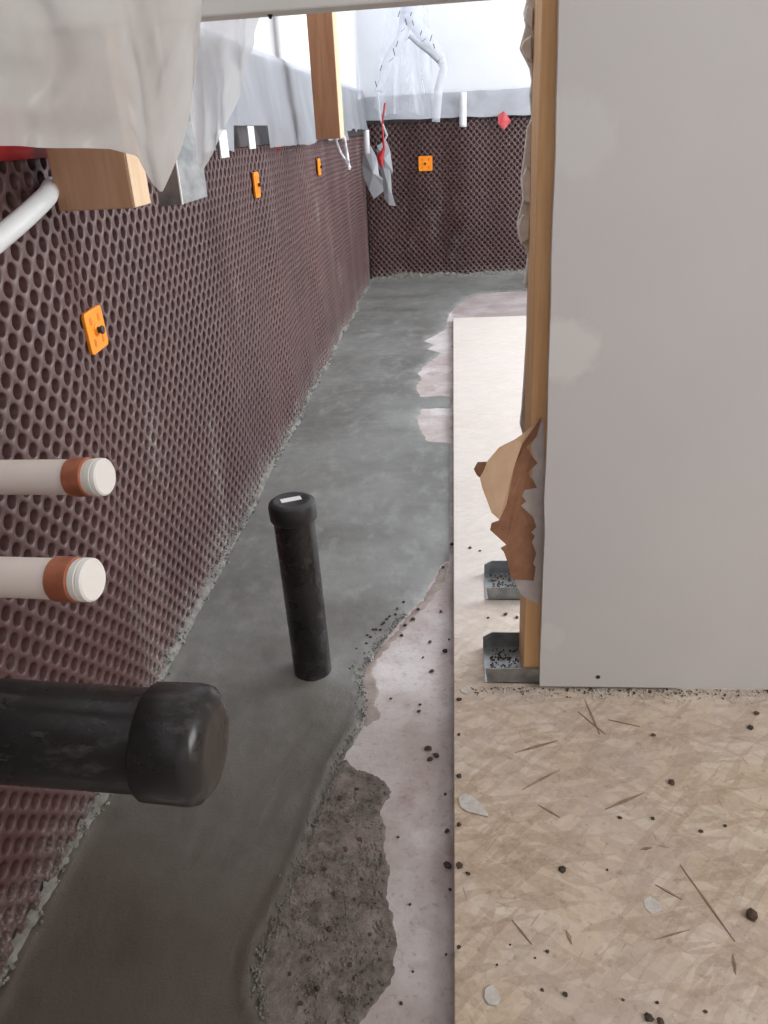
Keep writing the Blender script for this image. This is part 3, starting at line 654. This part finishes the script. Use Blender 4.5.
# ------------------------------------------------------------------ cut studs hanging over the membrane
def hanging_stud(name, px_l, px_r, py_b, y, depth, rot, label, mat='wood_brown'):
    a = ony(px_l, py_b, y); b = ony(px_r, py_b, y); zb = (a[2] + b[2]) / 2
    t_ = thing(name, ((a[0] + b[0]) / 2, y, zb), label, 'stud', 'cut studs over the left wall')
    ca, sa = math.cos(rot), math.sin(rot)
    def q(u, v, z): return (a[0] + u * ca + v * sa * 1.0, y - u * sa * 0 + v * ca, z)
    wd = b[0] - a[0]
    # body with the front face in two planks' tone, plus a side strip painted paler as the lit face
    A4 = [(0, 0), (wd, 0), (wd + depth * sa, depth * ca), (depth * sa, depth * ca)]
    mb = MB(); mb.slab_poly([(a[0] + u, y + v, zb) for u, v in A4], [(a[0] + u, y + v, CEIL - 0.004) for u, v in A4])
    make('stud_body', mb, M[mat], t_, bevel=0.001)
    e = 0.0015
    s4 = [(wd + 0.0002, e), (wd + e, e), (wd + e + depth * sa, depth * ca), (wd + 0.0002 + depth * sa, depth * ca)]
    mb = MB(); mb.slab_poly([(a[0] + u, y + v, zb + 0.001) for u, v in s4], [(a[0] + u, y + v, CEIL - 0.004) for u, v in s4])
    make('lit_side', mb, M['wood_lit'], t_)
    return t_
s1 = hanging_stud('cut_stud', 59, 134, 210, 0.88, 0.050, 0.0, 'sawn-off brown wooden stud end under the milky plastic, nearest the camera')
s2 = hanging_stud('cut_stud', 316, 340, 139, 2.35, 0.089, 0.0, 'long sawn-off brown stud hanging in front of the bright white wall', 'wood_dark')
# pale board across the top
za = ony(200, 14, 0.845)[2]; 
bd = make('cross_board', MB().slab_poly([(-0.43, 0.845, za - 0.004), (0.06, 0.845, za - 0.001), (0.06, 0.845, za + 0.09), (-0.43, 0.845, za + 0.09)], [(-0.43, 0.878, za - 0.004), (0.06, 0.878, za - 0.001), (0.06, 0.878, za + 0.09), (-0.43, 0.878, za + 0.09)]), M['board'], bevel=0.002)
tag(bd, 'pale grey board crossing the very top in front of the hanging stud', 'board')
k = ony(270, 14, 0.86); make('screw_tip', MB().lathe(k + np.array([0, 0, 0.006]), (0, 0, -1), [(0, 0.0045), (0.004, 0.004), (0.010, 0.001), (0.010, 0)], 10), M['nail'], bd)

# ------------------------------------------------------------------ plastic sheets
def sheet(name, top, bot, nu, nv, fold, mat, label, cat='plastic sheet', parent=None, amp=0.01, smooth=180, group=None):
    """top/bot: lists of (px, py, y) polylines; surface interpolated and folded along the view-facing depth"""
    def line(pl):
        P = np.array([ony(a, b, y) for a, b, y in pl]); d = np.r_[0, np.cumsum(np.linalg.norm(np.diff(P, axis=0), axis=1))]; d /= d[-1]
        s = np.linspace(0, 1, nu); return np.stack([np.interp(s, d, P[:, k]) for k in range(3)], 1)
    T, Bm = line(top), line(bot); G = np.zeros((nv, nu, 3))
    for i in range(nv):
        s = i / (nv - 1); G[i] = T * (1 - s) + Bm * s
        for j in range(nu):
            u = j / (nu - 1); G[i, j, 1] += fold(u, s) * amp
    o = make(name, MB().grid(G), mat, parent, smooth=smooth)
    if label: tag(o, label, cat, group)
    return o
def folds(seed, f1=5, f2=13):
    def fn(u, s):
        sp = 0.35 + 0.65 * s
        k = math.sin((u * f1 + 0.8 * nz(u * 3, s * 1.5, seed)) * 2 * math.pi) * 0.6 + 0.5 * nz(u * f2, s * 2.0, seed + 3)
        return k * (0.6 + 0.6 * s) + 0.5 * nz(u * 4, s * 6, seed + 9)
    return fn
sheet('plastic_sheet', [(-40, -40, 0.62), (80, -40, 0.68), (190, -40, 0.74), (206, -40, 0.76)],
      [(-40, 146, 0.62), (10, 146, 0.65), (60, 148, 0.69), (110, 149, 0.72), (140, 156, 0.74), (156, 184, 0.76), (163, 193, 0.76), (171, 172, 0.77), (180, 145, 0.78), (187, 110, 0.78), (193, 75, 0.78), (199, 30, 0.78)],
      90, 50, folds(1.0, 2.5, 7), M['film_milky'], 'milky plastic sheet draped in the top left corner over the stud end', amp=0.014)
sheet('plastic_sheet', [(150, -30, 0.935), (200, -30, 0.884), (268, -30, 0.884)],
      [(158, 160, 0.99), (180, 140, 0.99), (190, 120, 0.99), (197, 160, 0.99), (203, 172, 0.99), (216, 145, 0.99), (226, 128, 0.99), (240, 90, 0.99), (252, 50, 0.99)],
      80, 40, folds(4.0, 4, 12), M['film_thin'], 'thin wrinkled plastic sheet hanging below the pale board beside the steel channel', amp=0.012)
# steel channel hanging
def channel(px0, px1, pxm, pyb, y, label):
    a = ony(px0, pyb, y); b = ony(px1, pyb, y); m = ony(pxm, pyb, y)
    t_ = thing('steel_channel', (m[0], y, a[2]), label, 'steel stud', 'hanging steel channels')
    zt = 1.6
    make('web', MB().slab_poly([(a[0], y, a[2]), (m[0], y + 0.0, a[2] + 0.002), (m[0], y, zt), (a[0], y, zt)], [(a[0], y + 0.0012, a[2]), (m[0], y + 0.0012, a[2] + 0.002), (m[0], y + 0.0012, zt), (a[0], y + 0.0012, zt)]), M['steel'], t_)
    make('flange', MB().slab_poly([(m[0], y, a[2] + 0.002), (b[0], y + 0.03, a[2] + 0.008), (b[0], y + 0.03, zt), (m[0], y, zt)], [(m[0], y + 0.0012, a[2] + 0.002), (b[0], y + 0.0312, a[2] + 0.008), (b[0], y + 0.0312, zt), (m[0], y + 0.0012, zt)]), M['steel'], t_)
    make('folded_lip', MB().tube([(m[0], y - 0.0008, a[2] + 0.002), (m[0], y - 0.0008, zt)], 0.0015, 8), M['strap'], t_)
channel(160, 202, 183, 207, 1.05, 'bent galvanised steel channel end hanging beside the sawn stud')
# vapour barrier band along the left wall
ys = np.concatenate([np.arange(1.0, 4.43, 0.03)]); G = np.zeros((14, len(ys), 3))
def vb_bottom(y):
    b = 0.735 + 0.012 * nz(y * 3, 8.0) + 0.004 * nz(y * 14, 2.0)
    if 1.68 < y < 2.0: b = 0.782
    if y > 3.55: b = 0.765 + 0.02 * nz(y * 9, 1)
    return b
for j, y in enumerate(ys):
    zt = ZW + 0.004 * nz(y * 8, 3.0) + 0.003 * nz(y * 30, 6.0); zb = vb_bottom(y)
    for i in range(14):
        s = i / 13; z = zt * (1 - s) + zb * s
        G[i, j] = (XL + 0.018 + 0.020 * s * (1 + 0.6 * nz(y * 6, s * 2, 1.0)) + 0.006 * nz(y * 22, s * 3, 4.0) * (0.3 + s), y + 0.01 * nz(z * 20, y * 5, 2), z)
o = make('vapour_barrier', MB().grid(G), M['film_wall'], smooth=180); tag(o, 'wrinkled pale grey vapour barrier film hanging along the left wall top', 'plastic sheet')
o = make('flashing_strip', MB().box((XL + 0.0125, 0.95, 0.742), (XL + 0.0145, YB - 0.03, 0.80)), M['flashing']); tag(o, 'dark strip along the left membrane top under the vapour barrier', 'flashing')
# vapour barrier band on the far wall
xs = np.arange(XL + 0.012, 1.3, 0.02); G = np.zeros((10, len(xs), 3))
for j, x in enumerate(xs):
    zb = 0.805 - 0.045 * (x + 0.4) * 0.4 + 0.006 * nz(x * 9, 1.0)
    if x < -0.33: zb += 0.0
    zt = 0.912 + 0.004 * nz(x * 12, 2.0)
    for i in range(10):
        s = i / 9; G[i, j] = (x, YB - 0.010 - 0.02 * s - 0.006 * nz(x * 10, s * 3, 4.0), zt * (1 - s) + zb * s)
o = make('vapour_barrier', MB().grid(G), M['band'], smooth=180); tag(o, 'grey film band across the far end wall above its membrane', 'plastic sheet')

# clear plastic with printed bands hanging in the far corner
YC = 4.30
ch = thing('clear_plastic_drape', ony(405, 120, YC), 'clear crumpled plastic drape with printed white bands hanging in the far corner', 'plastic sheet')
sheet('film', [(392, -30, YC), (425, -30, YC)], [(374, 108, YC), (385, 116, YC), (405, 112, YC), (436, 118, YC)], 30, 36, folds(11.0, 3, 8), M['film_clear'], None, parent=ch, amp=0.03)
def ribbon(name, pts, wpx, mat, parent, y=None, label=None, cat=None, seg=6, twist=0.0, group=None):
    P = []
    for k in range(len(pts) - 1):
        for q in range(seg):
            s = q / seg; P.append(np.array(pts[k]) * (1 - s) + np.array(pts[k + 1]) * s)
    P.append(np.array(pts[-1])); P = np.array(P)
    ws = wpx if hasattr(wpx, '__len__') else [wpx] * len(pts); W = np.interp(np.linspace(0, 1, len(P)), np.linspace(0, 1, len(ws)), ws)
    G = np.zeros((len(P), 3, 3))
    for i in range(len(P)):
        d = P[min(i + 1, len(P) - 1)] - P[max(i - 1, 0)]; d = d[:2] / (np.linalg.norm(d[:2]) + 1e-9); nn = np.array([-d[1], d[0]])
        for j, s in enumerate((-0.5, 0, 0.5)):
            q = P[i][:2] + nn * W[i] * s; G[i, j] = ony(q[0], q[1], P[i][2] + (0.012 * nz(i * 0.7, j * 2.0, wpx if not hasattr(wpx, '__len__') else 1.0) if twist else 0) - (0.002 if j == 1 else 0))
    o = make(name, MB().grid(G), mat, parent, smooth=180, thick=0.0006)
    if label: tag(o, label, cat, group)
    return o
b1 = ribbon('printed_band', [(414, -25, YC - 0.045), (409, 5, YC - 0.045), (402, 38, YC - 0.045), (388, 62, YC - 0.045), (378, 92, YC - 0.045)], [11, 13, 12, 10, 7], M['film_band'], ch, twist=1)
b2 = ribbon('printed_band', [(402, -10, YC - 0.05), (412, 18, YC - 0.05), (427, 38, YC - 0.05), (440, 56, YC - 0.05), (444, 68, YC - 0.05), (438, 92, YC - 0.05), (436, 122, YC - 0.05)], [15, 17, 14, 10, 8, 9, 8], M['film_band'], ch, twist=1)
ribbon('film_fold', [(409, 36, YC - 0.06), (420, 45, YC - 0.06), (432, 54, YC - 0.06), (440, 63, YC - 0.06)], [4, 5, 6, 4], M['band'], ch)
for (parent, spots) in ((b1, [(411, 14, 3), (406, 22, 5), (403, 30, 4), (397, 44, 5), (394, 52, 6), (391, 60, 5), (381, 68, 5), (376, 84, 5)]), (b2, [(399, 14, 5), (413, 23, 4), (424, 40, 4), (431, 38, 5), (434, 46, 4), (438, 61, 4), (421, 33, 4)])):
    for q, (a, b, l) in enumerate(spots):
        p = ony(a, b, YC - 0.068); an = 1.2 + 0.7 * math.sin(q * 2.1); dx, dz = math.cos(an) * l * 0.0026, math.sin(an) * l * 0.0026
        make('print_mark', MB().slab_poly([p + np.array([-dx - 0.002, 0, -dz]), p + np.array([-dx + 0.002, 0, -dz]), p + np.array([dx + 0.002, 0, dz]), p + np.array([dx - 0.002, 0, dz])], [p + np.array([-dx - 0.002, 0.0005, -dz]), p + np.array([-dx + 0.002, 0.0005, -dz]), p + np.array([dx + 0.002, 0.0005, dz]), p + np.array([dx - 0.002, 0.0005, dz])]), M['ink'], parent)
# torn scraps and ribbons round the corner
def scrap(name, pts, y, mat, label, cat, bend=0.02, thick=0.0008, group=None):
    P = [ony(a, b, y + bend * nz(a * 0.15, b * 0.15, 3.0)) for a, b in pts]
    c = sum(P) / len(P) + np.array([0, -bend * 0.5, 0]); n = len(P)
    mb = MB().add(P + [c], [(i, (i + 1) % n, n) for i in range(n)])
    o = make(name, mb, mat, thick=thick); tag(o, label, cat, group); return o
scrap('film_scrap', [(364, 150), (371, 146), (377, 158), (379, 175), (386, 182), (385, 190), (374, 199), (369, 190), (364, 178), (362, 165)], 4.30, M['film_grey'], 'crumpled shiny grey film scrap hanging low in the far corner', 'plastic scrap', 0.03)
scrap('film_scrap', [(377, 146), (386, 140), (390, 150), (393, 172), (385, 182), (378, 166)], 4.24, M['film_grey'], 'torn grey film scrap above the narrow tail in the far corner', 'plastic scrap', 0.05)
scrap('film_scrap', [(381, 160), (390, 160), (392, 194), (396, 206), (389, 205), (384, 197)], 4.24, M['film_grey'], 'small narrow grey film tail lowest in the far corner', 'plastic scrap', 0.05)
ribbon('plastic_strand', [(378, 95, 4.2), (380, 118, 4.2), (387, 135, 4.2), (381, 148, 4.2)], [2, 2, 2, 1.5], M['film_band'], None, label='thin twisted plastic strand dangling from the clear drape', cat='strand')
ribbon('red_strand', [(385, 103, 4.17), (382, 125, 4.17), (384, 148, 4.17), (380, 158, 4.17), (382, 167, 4.17)], [2.0, 1.5, 2.5, 7, 3], M['red'], None, label='red tape tail hanging among the torn film in the far corner', cat='tape')
ribbon('white_strap', [(366, 130, 4.26), (366.5, 142, 4.26), (367, 154, 4.26)], [6, 6, 6], M['strap'], None, label='short white strap hanging left of the torn film in the corner', cat='strap')
ribbon('white_strap', [(463, 92, YB - 0.05), (463, 110, YB - 0.05), (463, 127, YB - 0.05)], [7, 7, 7], M['strap'], None, label='white vertical strap over the grey film band on the far wall', cat='strap')
ribbon('white_strap', [(334, 136, 2.39), (340, 152, 2.39), (350, 168, 2.39)], [3, 3, 3], M['strap'], None, label='left leg of the white strap pair below the hanging stud', cat='strap', twist=1)
ribbon('white_strap', [(344, 137, 2.39), (347, 154, 2.39), (349, 170, 2.39)], [3, 3, 3], M['strap'], None, label='right leg of the white strap pair below the hanging stud', cat='strap', twist=1)
def wall_strip(name, px, pyt, pyb, wpx, mat, label, cat, off=0.03):
    a = onx(px, (pyt + pyb) / 2, XL + off); a_ = onx(px - wpx / 2, (pyt + pyb) / 2, XL + off)[1]; b_ = onx(px + wpx / 2, (pyt + pyb) / 2, XL + off)[1]
    z1 = onx(px, pyt, XL + off)[2]; z0 = onx(px, pyb, XL + off)[2]
    o = make(name, MB().box((XL + off, a_, z0), (XL + off + 0.002, b_, z1)), mat, bevel=0.0005); tag(o, label, cat); return o
wall_strip('white_strap', 223, 130, 158, 8, M['strap'], 'white notched plastic strip left of the dark gap by the thin film', 'strap', 0.045)
wall_strip('white_strap', 251, 126, 149, 6, M['strap'], 'white plastic strip right of the dark gap above the orange fastener', 'strap', 0.045)
scrap('red_strand', [(274, 121), (277, 135), (283, 147), (279, 149), (279, 156), (276, 146)], 2.2, M['pink'], 'thin faded red tape tail hanging on the vapour barrier', 'tape', 0.0)
scrap('tape_tab', [(504, 111), (511, 121), (504, 130), (498, 123), (498, 115)], YB - 0.06, M['pink'], 'faded red tape tab at the far wall band near the stud', 'tape', 0.01)
# red tape under the milky sheet and white hose
a = onx(-20, 152, XL + 0.02); b = onx(60, 152, XL + 0.02)
G = np.zeros((4, 10, 3))
for i in range(4):
    for j in range(10):
        y = a[1] + (b[1] - a[1]) * j / 9; G[i, j] = (XL + 0.021 + 0.003 * math.sin(i * 1.4), y, 0.800 - 0.0165 * i - 0.001 * nz(j * 0.8, 1))
o = make('red_tape', MB().grid(G), M['red'], smooth=180, thick=0.001); tag(o, 'red tape strip on top of the membrane under the milky plastic', 'tape')
pts = [ony(-60, 285, 0.60), ony(-25, 258, 0.66), ony(0, 238, 0.71), ony(25, 217, 0.76), ony(46, 197, 0.82), ony(50, 189, 0.905), ony(52, 185, 0.95)]
sm = []
for i in range(len(pts) - 1):
    p0, p1, p2, p3 = pts[max(i - 1, 0)], pts[i], pts[i + 1], pts[min(i + 2, len(pts) - 1)]
    for q in range(8):
        s = q / 8; sm.append(0.5 * ((2 * p1) + (-p0 + p2) * s + (2 * p0 - 5 * p1 + 4 * p2 - p3) * s * s + (-p0 + 3 * p1 - 3 * p2 + p3) * s ** 3))
o = make('white_hose', MB().tube(sm, 0.0098, 20), M['hose'], smooth=60); tag(o, 'white bent plastic tube running behind the nearest sawn stud', 'pipe')

# ------------------------------------------------------------------ debris
def crumb(px, py, spx, z, mat, name, label, group, seed, flat=0.6):
    p = onz(px, py, z); r = spx * 0.5 / (0.898 * (py - 130) / H)
    rr = random.Random(seed); bm = bmesh.new(); bmesh.ops.create_icosphere(bm, subdivisions=1, radius=r)
    for v in bm.verts:
        k = rr.uniform(0.65, 1.25); v.co = Vector((v.co.x * k * rr.uniform(0.9, 1.3), v.co.y * k, v.co.z * k * flat))
    zm = min(v.co.z for v in bm.verts)
    for v in bm.verts: v.co.z -= zm
    me = bpy.data.meshes.new(name); bm.to_mesh(me); bm.free(); me.materials.append(mat)
    o = bpy.data.objects.new(name, me); COL.objects.link(o); o.location = p; o.rotation_euler.z = rr.random() * 6
    return tag(o, label, 'crumb', group)
ORD = ['closest', 'second closest', 'third closest', 'fourth closest', 'fifth closest', 'sixth closest', 'seventh closest', 'eighth closest', 'ninth closest', 'tenth closest', 'eleventh closest', 'twelfth closest', 'thirteenth closest', 'fourteenth closest', 'fifteenth closest']
def ranked(spots, marks, noun):
    own = [min(marks, key=lambda m: math.hypot(m[0] - p[0], m[1] - p[1])) for p in spots]
    out = [None] * len(spots)
    for m in marks:
        ids = sorted([i for i in range(len(spots)) if own[i] is m], key=lambda i: math.hypot(m[0] - spots[i][0], m[1] - spots[i][1]))
        for k, i in enumerate(ids): out[i] = '%s, %s to the %s' % (noun, ORD[k], m[2])
    return out
OSB_MARKS = [(470, 803, 'leaf shaped plaster flake'), (492, 995, 'white blob at the bottom'), (652, 905, 'white smear mid board'), (510, 660, 'steel tracks'), (760, 690, "drywall's right foot"), (768, 1024, 'bottom right picture corner'), (620, 690, "drywall's dark screw head")]
SLAB_MARKS = [(313, 672, 'upright pipe foot'), (456, 560, 'point where mortar meets board'), (391, 797, 'brown residue tip'), (470, 803, 'leaf shaped plaster flake'), (420, 1024, 'bottom picture edge'), (492, 995, 'white blob on the board')]
RES_MARKS = [(360, 770, 'upper tip of the patch'), (395, 930, 'pale slab strip'), (270, 1000, "patch's lower left corner")]
slab_spots = [(452, 545, 4), (443, 568, 4), (418, 610, 4), (413, 620, 5), (405, 626, 4), (402, 636, 4), (430, 643, 4), (445, 652, 6), (432, 672, 6), (423, 658, 3), (419, 712, 4), (391, 699, 3), (428, 750, 9), (436, 756, 7), (430, 760, 6), (441, 612, 3), (449, 640, 3), (448, 866, 8), (450, 890, 4), (445, 795, 4), (447, 832, 5), (420, 705, 3), (398, 838, 3), (413, 972, 3), (401, 1004, 4), (446, 955, 3), (410, 905, 3)]
lb = ranked(slab_spots, SLAB_MARKS, 'small dark crumb on the pale slab')
for i, (a, b, s) in enumerate(slab_spots):
    crumb(a, b, s, 0, M['crumb'], 'mortar_crumb', lb[i], 'crumbs on the slab', i)
res_spots = ([(325, 870, 5), (345, 850, 6), (355, 900, 5), (330, 930, 7), (360, 840, 5), (310, 960, 6), (318, 990, 7), (350, 965, 5), (370, 935, 5), (300, 1005, 6), (340, 1000, 5), (335, 895, 6), (362, 880, 4), (348, 822, 5), (340, 800, 4), (357, 790, 5), (380, 960, 4), (290, 975, 5)])
lb = ranked(res_spots, RES_MARKS, 'small pebble in the brown residue')
for i, (a, b, s) in enumerate(res_spots):
    crumb(a, b, s, 0.002, M['crumb_brown'] if i % 3 else M['crumb'], 'residue_pebble', lb[i], 'pebbles in the residue', 50 + i)
ridge_spots = []
for i in range(15):
    a = 388 + (i % 5) * 7 - (i // 5) * 9; b = 628 + (i // 5) * 10 - (i % 5) * 6
    ridge_spots.append((a + 3 * math.sin(i * 3.1) - 12, b + 2 * math.cos(i * 5.7), 3.5))
lb = ranked(ridge_spots, [(313, 672, 'upright pipe foot')], 'tiny dark crumb on the mortar edge')
for i, (a, b, s) in enumerate(ridge_spots):
    crumb(a, b, s, 0.004, M['crumb'], 'ridge_crumb', lb[i], 'crumbs on the mortar edge', 90 + i)
osb_spots = [(671, 783, 8), (563, 870, 9), (653, 736, 5), (750, 728, 6), (757, 714, 6), (653, 819, 4), (542, 990, 4), (607, 870, 3), (752, 916, 14), (468, 874, 5), (454, 866, 9), (547, 952, 4), (535, 958, 3), (657, 1003, 4), (705, 1012, 4), (649, 1018, 10), (660, 1022, 8), (497, 965, 3), (510, 945, 3), (505, 615, 5), (517, 618, 4), (488, 618, 3), (492, 648, 3), (470, 548, 4), (480, 551, 3), (515, 636, 3), (701, 832, 5), (725, 826, 4), (623, 1000, 3), (565, 995, 5), (620, 818, 4), (454, 700, 5), (453, 735, 4), (454, 777, 6), (453, 825, 5), (455, 948, 5)]
lb = ranked(osb_spots, OSB_MARKS, 'small dark crumb on the strand board')
for i, (a, b, s) in enumerate(osb_spots):
    if a < 457: a = 459
    crumb(a, b, s, ZT, M['crumb'] if i % 2 else M['crumb_brown'], 'board_crumb', lb[i], 'crumbs on the strand board', 200 + i, 0.45)
def sliver(p, q, wpx, mat, name, label, cat, group=None, z=ZT):
    a, b = onz(*p, z), onz(*q, z); d = nrm(b - a); n_ = np.array([-d[1], d[0], 0]); wd = wpx * 0.5 / (0.898 * ((p[1] + q[1]) / 2 - 130) / H)
    m_ = (a + b) / 2; up = np.array([0, 0, 0.0011])
    lo = [a, m_ + n_ * wd, b, m_ - n_ * wd * 0.6]
    o = make(name, MB().slab_poly([x + up for x in lo], lo), mat); return tag(o, label, cat, group)
slv = ([((515, 753), (558, 741), 4), ((522, 790), (560, 770), 3), ((680, 865), (735, 942), 2), ((655, 885), (682, 900), 3), ((585, 700), (600, 735), 2), ((578, 712), (606, 735), 2), ((538, 805), (560, 818), 3), ((605, 810), (645, 793), 4), ((512, 920), (532, 945), 2), ((566, 930), (572, 945), 4), ((733, 955), (736, 975), 3), ((655, 940), (690, 930), 2), ((608, 720), (640, 727), 2), ((640, 850), (652, 848), 4)])
lb = ranked([((p[0] + q[0]) / 2, (p[1] + q[1]) / 2) for p, q, wd in slv], OSB_MARKS, 'thin wood sliver on the strand board')
for i, (p, q, wd) in enumerate(slv):
    sliver(p, q, wd, M['splinter'], 'wood_sliver', lb[i], 'wood sliver', 'slivers on the strand board')
def flake(pts, name, label, mat=M['plaster'], z=ZT, th=0.0016, cat='plaster flake'):
    P = [onz(a, b, z + th) for a, b in pts]; Q = [onz(a, b, z) for a, b in pts]
    return tag(make(name, MB().slab_poly(P, Q), mat, bevel=0.0004), label, cat)
flake([(458, 797), (464, 793), (472, 796), (480, 803), (487, 812), (489, 817), (478, 814), (466, 811), (460, 806)], 'plaster_flake', 'leaf shaped white plaster flake near the strand board edge')
flake([(485, 988), (492, 984), (497, 990), (501, 999), (497, 1006), (488, 1004), (484, 997)], 'plaster_flake', 'white plaster blob near the bottom of the strand board')
flake([(461, 688), (468, 686), (471, 690), (466, 694), (461, 692)], 'plaster_flake', 'small white plaster crumb below the steel track')
flake([(643, 900), (650, 896), (660, 903), (662, 910), (652, 914), (645, 908)], 'plaster_flake', 'white plaster smear mid strand board', th=0.0005)
